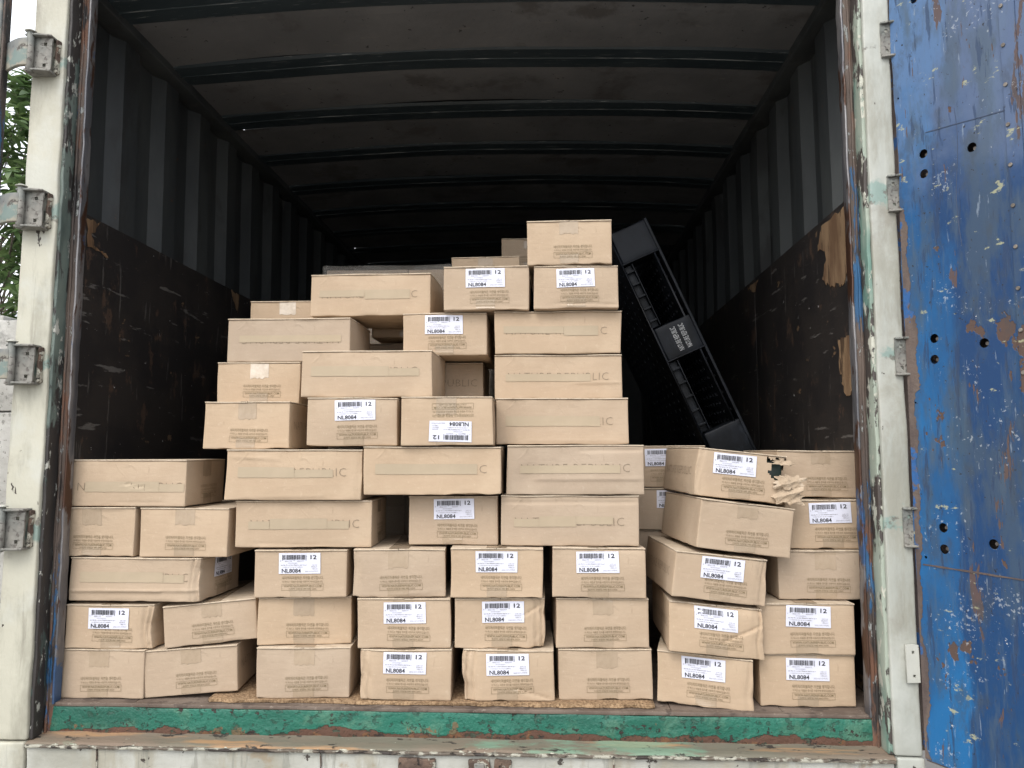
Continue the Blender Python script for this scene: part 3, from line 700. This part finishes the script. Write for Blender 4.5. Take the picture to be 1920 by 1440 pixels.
BOXN = [0]
def make_box(typ, X, Y, z0, h, yaw, roll, opts, label, cat='box', depth=None):
    BOXN[0] += 1; seed = BOXN[0] * 17
    rs = np.random.RandomState(seed)
    w_ = W_ if typ == 'S' else L_; d_ = (L_ if typ == 'S' else W_)
    if depth: d_ = depth
    t = thing('cardboard_box', (X, Y, z0), (0, R(roll), R(yaw)), label=label, cat=cat, group='cardboard boxes stacked in the container')
    cr = opts.get('crush', {})          # {'L':amt,'R':amt,'top':amt,'bot':amt}
    amp = opts.get('amp', .0022) * rs.uniform(.7, 1.25); bulge = rs.uniform(-.0035, .003); topsag = rs.uniform(.0008, .0035)
    creases = opts.get('creases', [])
    for _ in range(rs.randint(0, 3)): creases = creases + [((rs.uniform(.945, .97) if rs.rand() < .5 else rs.uniform(.04, .10)) * h, rs.uniform(-.4, .1) * w_, rs.uniform(.2, .5) * w_, rs.uniform(-.0012, .0014), rs.uniform(-.03, .03))]
    wav = rs.uniform(.0012, .0034)
    def D(P):
        P = np.array(P, float); Q = P.copy()
        for k in range(3): Q[:, k] += vnoise(P, 22, seed + k) * amp * (1 if k != 2 else .35)
        u = 2 * P[:, 0] / w_; v = 2 * P[:, 2] / h - 1; yy = P[:, 1] / d_
        front = np.clip(1 - P[:, 1] / .05, 0, 1)
        Q[:, 1] += bulge * (1 - u ** 2) * (1 - v ** 2) * front
        Q[:, 0] += rs_side * (1 - v ** 2) * u * (1 - (2 * yy - 1) ** 2)
        # edges: wavy bottom, slightly sagging top
        eb = np.exp(-np.clip(P[:, 2], 0, 1) / .005)
        Q[:, 2] += eb * wav * np.clip(vnoise(P * np.array([1, 1, 0]), 75, seed + 9) + .1, 0, 1.3)
        Q[:, 1] += eb * front * .0012 * vnoise(P * np.array([1, 1, 0]), 60, seed + 11)
        for (zc, xa, xb, dep, sl) in creases:
            win = 1 / (1 + np.exp(-(P[:, 0] - xa) / .006)) * 1 / (1 + np.exp((P[:, 0] - xb) / .006))
            zz = P[:, 2] - zc - sl * P[:, 0]
            Q[:, 1] += front * win * dep * (np.exp(-(zz / .0035) ** 2) + .9 * (zz > 0) * np.exp(-zz / .03))
        for side, sg in (('L', -1), ('R', 1)):
            if side in cr:
                a = cr[side]; e = np.clip(1 - (w_ / 2 - sg * P[:, 0]) / (.018 + .035 * a), 0, 1); e = e * e * (3 - 2 * e) * np.clip(1 - P[:, 1] / .16, 0, 1)
                zf = ridge(P[:, 2] + .3 * P[:, 0], seed + 3, 15); yf = ridge(P[:, 0] + P[:, 2] * .10 * math.sin(seed) + .004 * np.sin(P[:, 2] * 40), seed + 4, 150)
                Q[:, 0] -= sg * e * a * (.004 + .012 * zf); Q[:, 1] += e * a * (.004 + .010 * yf + .006 * zf)
                e2 = np.clip(1 - (w_ / 2 - sg * P[:, 0]) / .075, 0, 1) * front
                Q[:, 1] += e2 * a * .007 * (ridge(P[:, 0] * 1.3 + P[:, 2] * .7, seed + 6, 30) - .5)
        if 'top' in cr:
            a = cr['top']; e = np.clip(1 - (h - P[:, 2]) / .022, 0, 1) * front
            Q[:, 1] += e * a * (.004 + .009 * ridge(P[:, 0] * .5 + P[:, 2], seed + 8, 30))
        if 'bot' in cr:
            a = cr['bot']; e = np.clip(1 - P[:, 2] / .03, 0, 1) * front
            Q[:, 1] -= e * a * (.001 + .008 * ridge(P[:, 0] * .5 + P[:, 2], seed + 8, 35))
        for (xc, zc, r_, dep) in opts.get('dents', []):
            q = ((P[:, 0] - xc) ** 2 + (P[:, 2] - zc) ** 2) / r_ ** 2
            Q[:, 1] += front * dep * np.clip(1 - np.sqrt(q), 0, 1)
        if opts.get('shear'): Q[:, 2] -= math.tan(R(opts['shear'])) * P[:, 0]
        return Q
    rs_side = rs.uniform(-.002, .004)
    hb = h - .0048
    n = (max(40, int(w_ / .0052)), 16, 30)
    V, F = grid_box(axis(-w_ / 2, w_ / 2, n[0], .003), axis(0, d_, n[1], .003), axis(.0, hb, n[2], .003))
    V = rounding(V, (-w_ / 2, 0, 0), (w_ / 2, d_, hb), .003)
    if opts.get('torn'):
        c = V
        def gone(f):
            p = c[list(f)].mean(0)
            if p[1] > .0032 and not (p[0] > w_ / 2 - .002 and p[1] < .05): return False
            x_, z_ = p[0], p[2]
            if p[0] > w_ / 2 - .002: return .05 < z_ < .125 and p[1] < .035 + .01 * math.sin(z_ * 150)
            e = .100 - .45 * (z_ - .06) + .010 * math.sin(z_ * 130) + .004 * math.sin(z_ * 400) + .9 * max(0, z_ - .118)
            return x_ > e and .045 < z_ < .132 + .004 * math.sin(x_ * 200)
        F = [f for f in F if not gone(f)]
    meshobj('carton', D(V), F, M['card'], t)
    # top flaps
    def slab(x0, x1, y0, y1, sd2):
        nx = max(2, int((x1 - x0) / .010)); ny = 5
        V, F = grid_box(axis(x0, x1, nx, .0015), axis(y0, y1, ny, .0015), [hb + .0004, hb + .0022, hb + .0040])
        fr = np.clip(1 - (V[:, 1]) / .04, 0, 1)
        sag = np.clip(vnoise(V * np.array([1, 1, 0]), 16, sd2) * .5 + .35, 0, 1) * topsag * fr
        P = V.copy(); P[:, 1] += np.where(V[:, 1] < .01, vnoise(V * np.array([1, 0, 0]), 60, sd2 + 1) * .0012, 0)
        Q = D(P); Q[:, 2] -= sag * .55; Q[:, 1] -= .0012 * fr
        meshobj('flap', Q, F, M['flap'], t)
    if typ == 'S':
        slab(-w_ / 2, -.0008, -.0014, d_, seed + 1); slab(.0008, w_ / 2, -.0014, d_, seed + 2)
    else:
        slab(-w_ / 2, w_ / 2, -.0014, d_ / 2 - .0008, seed + 1); slab(-w_ / 2, w_ / 2, d_ / 2 + .0008, d_, seed + 2)
    # mapping 2D -> face
    def put(name, T, face, cx, cz, off, mat, parent, rot=0, flip=False):
        V2 = np.array(T[0], float)
        if rot: V2 = V2 @ np.array([[math.cos(rot), math.sin(rot)], [-math.sin(rot), math.cos(rot)]])
        if flip: V2 = -V2
        V2 = V2 + np.array([cx, cz])
        if face == 'F': P = np.stack([V2[:, 0], np.zeros(len(V2)), V2[:, 1]], 1); nrm = np.array([0, -1, 0])
        elif face == 'R': P = np.stack([np.full(len(V2), w_ / 2), V2[:, 0], V2[:, 1]], 1); nrm = np.array([1, 0, 0])
        else: P = np.stack([np.full(len(V2), -w_ / 2), d_ - V2[:, 0], V2[:, 1]], 1); nrm = np.array([-1, 0, 0])
        return meshobj(name, D(P) + nrm * off, T[1], mat, parent, smooth=False)
    up_ = opts.get('u', False)
    def shortface(face, cx, lab, tape, dark=False):
        jx = rs.uniform(-.006, .006); tx = rs.uniform(-.004, .004)
        sgn = -1 if up_ else 1
        zz = (lambda z: h - z) if up_ else (lambda z: z)
        if tape:
            Ls = rs.uniform(.042, .056)
            z1 = h - .0062
            put('tape', jagged_strip(-.030, .030, h - Ls, z1, seed + 5), face, cx + tx, 0, .0009, M['wtape'] if tape == 'w' else M['tape'], t)
        if opts.get('bt', True): put('tape', jagged_strip(-.030, .030, .0045, .034, seed + 6, jb=0, jt=.002), face, cx + tx, 0, .0009, M['tape'], t)
        rr = R(rs.uniform(-1.3, 1.3))
        put('printed_text', T_PRINT, face, cx + jx + .012, zz(.0215), .0016, M['print'], t, rot=rr, flip=up_)
        if lab:
            lx = cx + jx + rs.uniform(-.003, .006) + opts.get('lx', 0); lz = h - .071 + rs.uniform(-.002, .002)
            lr = R(opts.get('lr', rs.uniform(-2.2, 2.2)))
            ls = jagged_strip(-LW / 2, LW / 2, 0, LH, 1, nx=30, nz=16, jb=0)
            lb = put('shipping_label', ls, face, lx, zz(lz), .0024, M['paper'], t, rot=lr, flip=up_)
            put('barcode', T_BAR, face, lx, zz(lz), .0032, M['ink'], lb, rot=lr, flip=up_)
            put('count_number', T_NUM, face, lx, zz(lz), .0032, M['ink'], lb, rot=lr, flip=up_)
            put('product_code', T_INK, face, lx, zz(lz), .0032, M['ink'], lb, rot=lr, flip=up_)
            put('small_lettering', T_INK2, face, lx, zz(lz), .0032, M['ink2'], lb, rot=lr, flip=up_)
    if typ == 'S':
        shortface('F', 0, opts.get('lab'), opts.get('tape', 'n'))
        # tape over the top edge
        z_ = hb + .0046
        ysr = np.linspace(-.001, d_, 8); P = np.array([(x, y, z_) for x in (-.03, 0, .03) for y in ysr])
        o = meshobj('tape', D(P), [(i * 8 + j, (i + 1) * 8 + j, (i + 1) * 8 + j + 1, i * 8 + j + 1) for i in range(2) for j in range(7)], M['wtape'] if opts.get('tape') == 'w' else M['tape'], t)
    else:
        if opts.get('brand', True):
            bz = opts.get('bz', .5) * h
            put('printed_brand', T_BRAND, 'F', opts.get('bx', .012), bz, .0012, M['brand'], t, flip=up_)
        for (kind_, xa, xb) in opts.get('bands', []):
            zc = opts.get('bz', .5) * h; za = zc - (.0155 if kind_ != 'b' else .0075); zb2 = zc + (.0155 if kind_ != 't' else .0080)
            put('smoothed_strip', jagged_strip(xa, xb, za, zb2, seed, nx=16, nz=4, jb=.0004), 'F', 0, 0, .0015, M['band'], t)
    if opts.get('side') == 'Rs': shortface('R', d_ / 2, opts.get('sidelab'), 'n')
    if opts.get('side') == 'Rb': put('printed_brand', T_BRAND_S if False else T_BRAND, 'R', d_ / 2, h / 2, .0012, M['brand'], t)
    if opts.get('side') == 'Lb': put('printed_brand', T_BRAND, 'L', d_ / 2, h / 2, .0012, M['brand'], t)
    return t, D
B_ = lambda za, zb, xa=-.165, xb=.128: [(xa, xb, za, zb)]
LAB = dict(lab=1)
def o_(**k): return k
BOXES = [
# ---- bottom row
('S', -1.060, .036, .0005, .1425, 0, 0, o_(), 'unlabelled taped box at the far left of the bottom row'),
('S', -.787, .055, .0100, .1370, 6, -3.6, o_(side='Rb'), 'unlabelled box tipped slightly left, second from the left in the bottom row'),
('S', -.444, .035, .0108, .1455, 3, 0, o_(), 'unlabelled box third from the left in the bottom row, at the tan board\'s left end'),
('S', -.143, .025, .0108, .1455, 2, 0, o_(lab=1, crush={'L': 1.0}), 'barcoded box with crumpled left edge, fourth from the left in the bottom row'),
('S', .158, .035, .0108, .1455, 2, 0, o_(lab=1, crush={'L': 1.3}, creases=[(.04, .02, .13, .003, -.3)]), 'barcoded box with badly crumpled left edge, fifth from the left in the bottom row'),
('S', .443, .060, .0108, .1455, 1.5, 0, o_(), 'neat unlabelled box sixth from the left in the bottom row'),
('S', 0.727, .040, .0015, .1455, -10, 1.0, o_(lab=1, lr=0, shear=2.2, crush={'R': .6, 'bot': .5}), 'skewed barcoded box overhanging the sill, seventh in the bottom row'),
('S', 1.022, .058, .0005, .1480, .6, 0, o_(lab=1), 'barcoded box at the far right of the bottom row'),
# ---- second row
('S', -1.036, .036, .1435, .1310, 1, 0, o_(lab=1, crush={'R': 1.1}), 'barcoded box with caved-in right side, far left of the second row up'),
('S', -.733, .060, .1570, .1230, 7, -5.0, o_(), 'unlabelled box tipped slightly left, second from the left in the second row up'),
('S', -.452, .060, .1570, .1400, 8, 0, o_(), 'unlabelled box slightly turned, third from the left in the second row up'),
('S', -.146, .030, .1570, .1450, 3, 0, o_(lab=1), 'barcoded box fourth from the left in the second row up, above crumpled box'),
('S', .137, .045, .1570, .1450, 2, 0, o_(lab=1, lx=.004, crush={'R': 1.2}, creases=[(.06, .07, .13, .004, .5)]), 'barcoded box with crumpled right edge, fifth from the left in the second row up'),
('S', .435, .060, .1570, .1450, 1.8, 0, o_(dents=[(.03, .03, .04, .004)]), 'unlabelled box sixth from the left in the second row up'),
('S', 0.760, .018, .1500, .1420, -1, 0, o_(lab=1, side='Lb', shear=5.0, crush={'top': 1.0, 'R': .8}, creases=[(.03, .02, .13, .004, .5), (.08, .06, .13, .004, .9)]), 'creased barcoded box with squashed top edge, seventh in the second row up'),
('S', 1.021, .045, .1490, .1470, 1, 0, o_(lab=1), 'barcoded box at the far right of the second row up'),
# ---- third row
('L', -.965, .038, .2830, .1300, -1, 0, o_(brand=True, bands=[('f', -.17, .085), ('t', .086, .15)], bz=0.55, bx=0, crush={'R': 1.0}, side='Rs', sidelab=1, creases=[(.030, -.2, .2, -.004, .01)]), 'long side-on box with bent right end, at the left of the third row up'),
('S', -.460, .035, .2985, .1410, 4, 0, o_(lab=1), 'barcoded box third row up, under the wide box left of the dark gap'),
('S', -.165, .035, .3035, .1400, 5, 0, o_(crush={'L': .35}), 'unlabelled taped box in the third row up, directly below the dark gap'),
('S', .125, .030, .3035, .1450, 1.5, 0, o_(lab=1), 'barcoded box fifth from the left in the third row up'),
('S', .425, .045, .3035, .1460, 1, 0, o_(lab=1), 'barcoded box sixth from the left in the third row up'),
('S', 0.765, .005, .3040, .1320, 4, 6.4, o_(lab=1, lr=0, side='Lb', crush={'R': .7}), 'tilted barcoded box with brand lettering on its left side, seventh in the third row up'),
('S', 1.092, .085, .2975, .1440, 0, 0, o_(), 'unlabelled box at the far right of the third row up, pushed behind the post'),
# ---- fourth row
('S', -1.112, .040, .4145, .1490, 0, 0, o_(side='Rb'), 'unlabelled box half behind the left post, fourth row up'),
('S', -.822, .040, .4145, .1480, -1, 0, o_(), 'unlabelled box second from the left in the fourth row up'),
('L', -.456, .040, .4450, .1400, 3, 0, o_(bands=[('t', -.165, -.10), ('f', -.099, .07), ('t', .071, .135)], bz=0.5, bx=0.004, side='Rs', dents=[(.05, .03, .09, .003)]), 'wide side-on box left of the dark gap in the fourth row up'),
('S', -.010, .090, .4500, .1480, .5, 0, o_(lab=1), 'barcoded box right of the dark gap in the fourth row up'),
('L', .340, .065, .4510, .1500, -.5, 0, o_(bands=[('t', -.165, -.09), ('f', -.089, .02), ('b', .021, .130)], bz=0.48, bx=0, creases=[(.128, -.2, .2, .002, 0)]), 'wide side-on box right of centre in the fourth row up'),
('S', .838, .012, .4400, .1430, 6, 7.0, o_(), 'tilted unlabelled box under the torn box on the right'),
('S', 1.121, .100, .4430, .1450, 0, 0, o_(lab=1), 'barcoded box at the far right of the fourth row up'),
# ---- fifth row
('L', -1.026, .042, .5650, .1430, 0, 0, o_(bands=[('f', -.11, .12), ('t', .121, .20)], bz=0.42, bx=0.03, side='Rs', creases=[(.07, .0, .08, .002, -.2)]), 'wide side-on box poking out by the left post in the fifth row up'),
('L', -.483, .020, .5865, .1520, 3, 0, o_(bands=[('f', -.17, .0), ('t', .001, .117)], bz=0.55, bx=-0.006, creases=[(.118, -.19, -.05, -.002, -.05)], crush={'R': .3}), 'wide side-on box reading IC at its right, fifth row up, left of centre'),
('L', -.067, .030, .6025, .1440, 0, 0, o_(bands=[('f', -.17, .135)], bz=0.53, bx=0), 'wide side-on box showing a lone C, middle of the fifth row up'),
('L', .358, .060, .6030, .1490, -.5, 0, o_(bands=[('t', -.165, .134)], bz=0.535, bx=0, creases=[(.045, -.12, .2, -.003, 0), (.128, .02, .2, .003, .02)], dents=[(-.14, .05, .05, .005)]), 'dented wide side-on box whose lettering tops show, right end of the fifth row up'),
('S', 0.838, .045, .5900, .1430, 4, 6.2, o_(lab=1, lr=0, lx=-.02, side='Lb', crush={'L': .5, 'R': .5}, torn=1), 'torn barcoded box with ripped open right corner and crumpled paper'),
('S', 1.118, .155, .5910, .1450, 0, .5, o_(), 'unlabelled taped box at the far right top, beside the torn box'),
# ---- sixth row
('S', -.648, .060, .7395, .1470, 0, 0, o_(side='Rb'), 'unlabelled box at the left end of the sixth row up'),
('S', -.314, .040, .7480, .1480, 1.5, 0, o_(lab=1), 'barcoded box left of the upside-down one in the sixth row up'),
('S', -.022, .015, .7490, .1470, 1.5, 0, o_(lab=1, u=True), 'box standing upside down with inverted barcode label'),
('L', .321, .130, .7540, .1450, -.5, 0, o_(bands=[('f', -.175, .118)], bz=0.5, bx=-0.006), 'wide side-on box reading IC, third layer down under two more wide boxes'),
# ---- seventh row
('S', -.665, .190, .8875, .1370, 0, 0, o_(tape='w'), 'unlabelled box with pale wide tape, left end of the seventh row up'),
('L', -.281, .071, .8975, .1460, 0, 0, o_(bands=[('f', -.175, .07), ('t', .071, .165)], bz=0.56, bx=-0.004), 'wide side-on box jutting forward in the middle of the seventh row up'),
('L', -.150, .362, .8975, .1420, 0, 0, o_(bx=.02), 'shaded box reading BLIC set back under the overhanging barcoded box'),
('L', .311, .205, .9005, .1440, -.5, 0, o_(bands=[('t', -.17, .105)], bz=0.5, bx=0, creases=[(.05, .05, .2, -.002, 0)]), 'wide side-on box with letter tops above a smooth strip, seventh row up'),
# ---- eighth row
('L', -.573, .200, 1.0255, .1450, -1, 0, o_(u=True, bands=[('b', -.165, .175)], bz=0.5, bx=0.006), 'wide box turned upside down at the left of the eighth row up'),
('S', -.057, .205, 1.0445, .1400, 0, 0, o_(lab=1), 'barcoded box overhanging the shaded gap in the eighth row up'),
('L', .311, .200, 1.0460, .1400, 0, 0, o_(bands=[('b', -.175, .02), ('f', .021, .130)], bz=0.53, bx=-0.004), 'wide side-on box with a faint C, directly under the two upper barcoded boxes'),
# ---- upper rows
('L', -.316, .255, 1.1865, .1440, -.6, 0, o_(bands=[('b', -.175, -.02), ('f', -.019, .133)], bz=0.5, bx=-0.004), 'wide side-on box bridging the shaded gap, at the top left of the stack'),
('S', .080, .172, 1.1870, .1440, 0, 0, o_(lab=1, tape='w'), 'barcoded box with pale tape, left of the two highest barcoded boxes'),
('S', .370, .168, 1.1875, .1400, -1, 0, o_(lab=1), 'barcoded box directly beneath the topmost box'),
('S', .349, .160, 1.3290, .1460, -1.5, 0, o_(), 'topmost box of the whole stack, unlabelled'),
# ---- boxes set further back
('S', -.682, .500, 1.1450, .1450, 2, 0, o_(tape='w'), 'set-back box with a pale tape patch peeking over the upper left boxes'),
('S', -.245, .560, 1.1600, .1430, 0, 0, o_(), 'set-back box barely showing right of the top left wide box'),
('L', -.36, .660, 1.0100, .1430, 0, 0, o_(), 'dim box deep inside the shaded gap below the top left wide box'),
('S', .031, .770, 1.3750, .1440, 0, -1.6, o_(), 'set-back box whose taped top shows behind the upper barcoded box'),
('S', .203, 1.200, 1.5700, .1470, 0, 0, o_(), 'farthest box, showing left of the topmost box'),
('S', .690, .480, .6090, .1460, 0, 0, o_(lab=1, lx=-.008), 'half-hidden barcoded box in the slot left of the torn box, upper one'),
('S', .728, .480, .4610, .1460, 0, 0, o_(lab=1, lx=-.010), 'half-hidden barcoded box in the slot left of the torn box, lower one'),
('S', .706, .490, .3130, .1460, 0, 0, o_(), 'mostly hidden unlabelled box at the foot of the slot beside the tilted box'),
]
torn_box = None
for spec in BOXES:
    typ, X, Y, z0, h, yaw, roll, op, lab = spec
    t, D = make_box(typ, X, Y, z0, h, yaw, roll, op, lab, depth=op.get('depth'))
    if op.get('torn'): torn_box = t
# contents and crumpled paper of the torn box
dbox('contents', (.02, .022, .010), (.128, .20, .128), M['goods'], torn_box, res=.03, r=.006, amp=.002, freq=60)
def crumple(name, c, w1, h1, seed, tilt=0.0, lean=.03, jagA=.010):
    rs = np.random.RandomState(seed); nx, nz = 22, 18; V = []
    for i in range(nx + 1):
        for j in range(nz + 1):
            u = i / nx - .5; v = j / nz - .5
            rim = 1 + .16 * math.sin(9 * math.atan2(v, u) + seed) + .08 * math.sin(17 * math.atan2(v, u))
            V.append((u * w1 * rim + tilt * v * h1, 0, v * h1 * rim))
    V = np.array(V)
    f = ridge(V[:, 0] * 1.1 + V[:, 2] * .6, seed, 42) + ridge(V[:, 2] * 1.2 - V[:, 0] * .5, seed + 1, 50) + .3 * ridge(V[:, 0] - V[:, 2], seed + 2, 90)
    V[:, 1] = -lean * (V[:, 0] / w1 + .5) - .009 * f + .010 * vnoise(V, 60, seed)
    V += np.array(c); n = nz + 1
    F = [(i * n + j, (i + 1) * n + j, (i + 1) * n + j + 1, i * n + j + 1) for i in range(nx) for j in range(nz)]
    o = meshobj(name, V, F, M['kraft'], torn_box, smooth=False)
    md = o.modifiers.new('thick', 'SOLIDIFY'); md.thickness = .0012
    return o
crumple('torn_paper', (.137, .002, .066), .072, .040, 3, .35)
crumple('torn_paper', (.134, .006, .030), .078, .050, 8, -.15)
crumple('torn_paper', (.118, .004, .122), .050, .014, 11, 0, .012)

# plastic-wrapped stack further back
wp = thing('wrapped_stack', (-.33, 1.0, 0), label='plastic-wrapped stack of brown boxes deep behind the top left box', cat='stack')
for k in range(9):
    for i in range(2):
        dbox('carton', (-.36 + i * .36 + .002, .0, k * .17 + .001), (-.002 + i * .36, .9, k * .17 + .168), M['card'], wp, res=.1, r=.004, amp=.002, freq=12, seed=k * 2 + i)
V2, F2 = grid_box(list(np.linspace(-.372, .372, 60)), list(np.linspace(-.012, .91, 10)), list(np.linspace(.01, 1.543, 80)))
V2 = V2 + np.stack([vnoise(V2 * np.array([1, 1, 3]), 20, 70 + k) for k in range(3)], 1) * np.array([.004, .004, .005])
meshobj('film', V2, F2, M['film'], wp)

# ================================================================== BLACK PLASTIC PALLET on edge
pl = thing('plastic_pallet', (1.085, .75, .733), (0, R(-23.9), R(0)), label='black plastic pallet leaning on its edge in the dark right half', cat='pallet')
# local: z up along its length, -x across its thickness, y into the container
PLN, PT, PD = 1.02, .172, 1.0
def plate(name, x, holes, slots):
    out = rect(0, 0, PD, PLN); hs = []
    ny, nz = 16, 26
    for i in range(ny):
        for j in range(nz):
            y0 = .05 + i * (PD - .1) / ny; z0 = .03 + j * (PLN - .06) / nz
            if (i + j) % 2 == 0 or slots: hs.append(rect(y0 + .012, z0 + .008, y0 + (.030 if not slots else .044), z0 + (.022 if not slots else .026)))
    return sheet(name, out, hs, .006, M['plastic'], (x, 0, 0), (0, 1, 0), (0, 0, 1), pl)
plate('deck', -.004, True, False); plate('deck', -.030, True, True)
plate('deck', -PT + .004, True, False)
# edge rails of the left deck with open cells
for a, c_ in ((.155, .450), (.605, .872)):
    for xx in (-PT + .004, -PT + .040):
        dbox('rail', (xx, .0, a), (xx + .004, .03, c_), M['plastic'], pl, res=.1, r=.001)
    nn = 5
    for k in range(nn):
        z = a + (c_ - a) * (k + .5) / nn
        dbox('rib', (-PT + .0085, .003, z - .004), (-PT + .0395, .03, z + .004), M['plastic'], pl, res=.1, r=.001)
    dbox('rail_web', (-PT + .0085, .020, a), (-PT + .0395, .024, c_), M['plastic'], pl, res=.1, r=.001)
for z0, z1 in ((0, .15), (.455, .60), (.878, 1.02)):
    for y0 in (0, .43, .86):
        bk = dbox('block', (-PT + .009, y0 - .001, z0 + .002), (-.008, y0 + .14, z1 - .002), M['plastic'], pl, res=.02, r=.008, amp=.0012, freq=40, seed=int(z0 * 10) + int(y0 * 30))
        if y0 == 0:
            dbox('lip', (-PT + .004, -.005, z0 + .0), (-.004, .004, z0 + .006), M['plastic'], pl, res=.03, r=.003)
            if z0 == .455:
                T = text2d('NATURE REPUBLIC', .098, .021, .006)
                for row in (0, 1):
                    vv = [(-.0850 + row * .034 - v[1], -.0035, .478 + v[0]) for v in T[0]]
                    meshobj('lettering', vv, T[1], M['wtext'], bk, smooth=False)
dbox('edge_rail', (-.012, -.004, .0), (-.0015, .02, PLN), M['plastic'], pl, res=.1, r=.002)
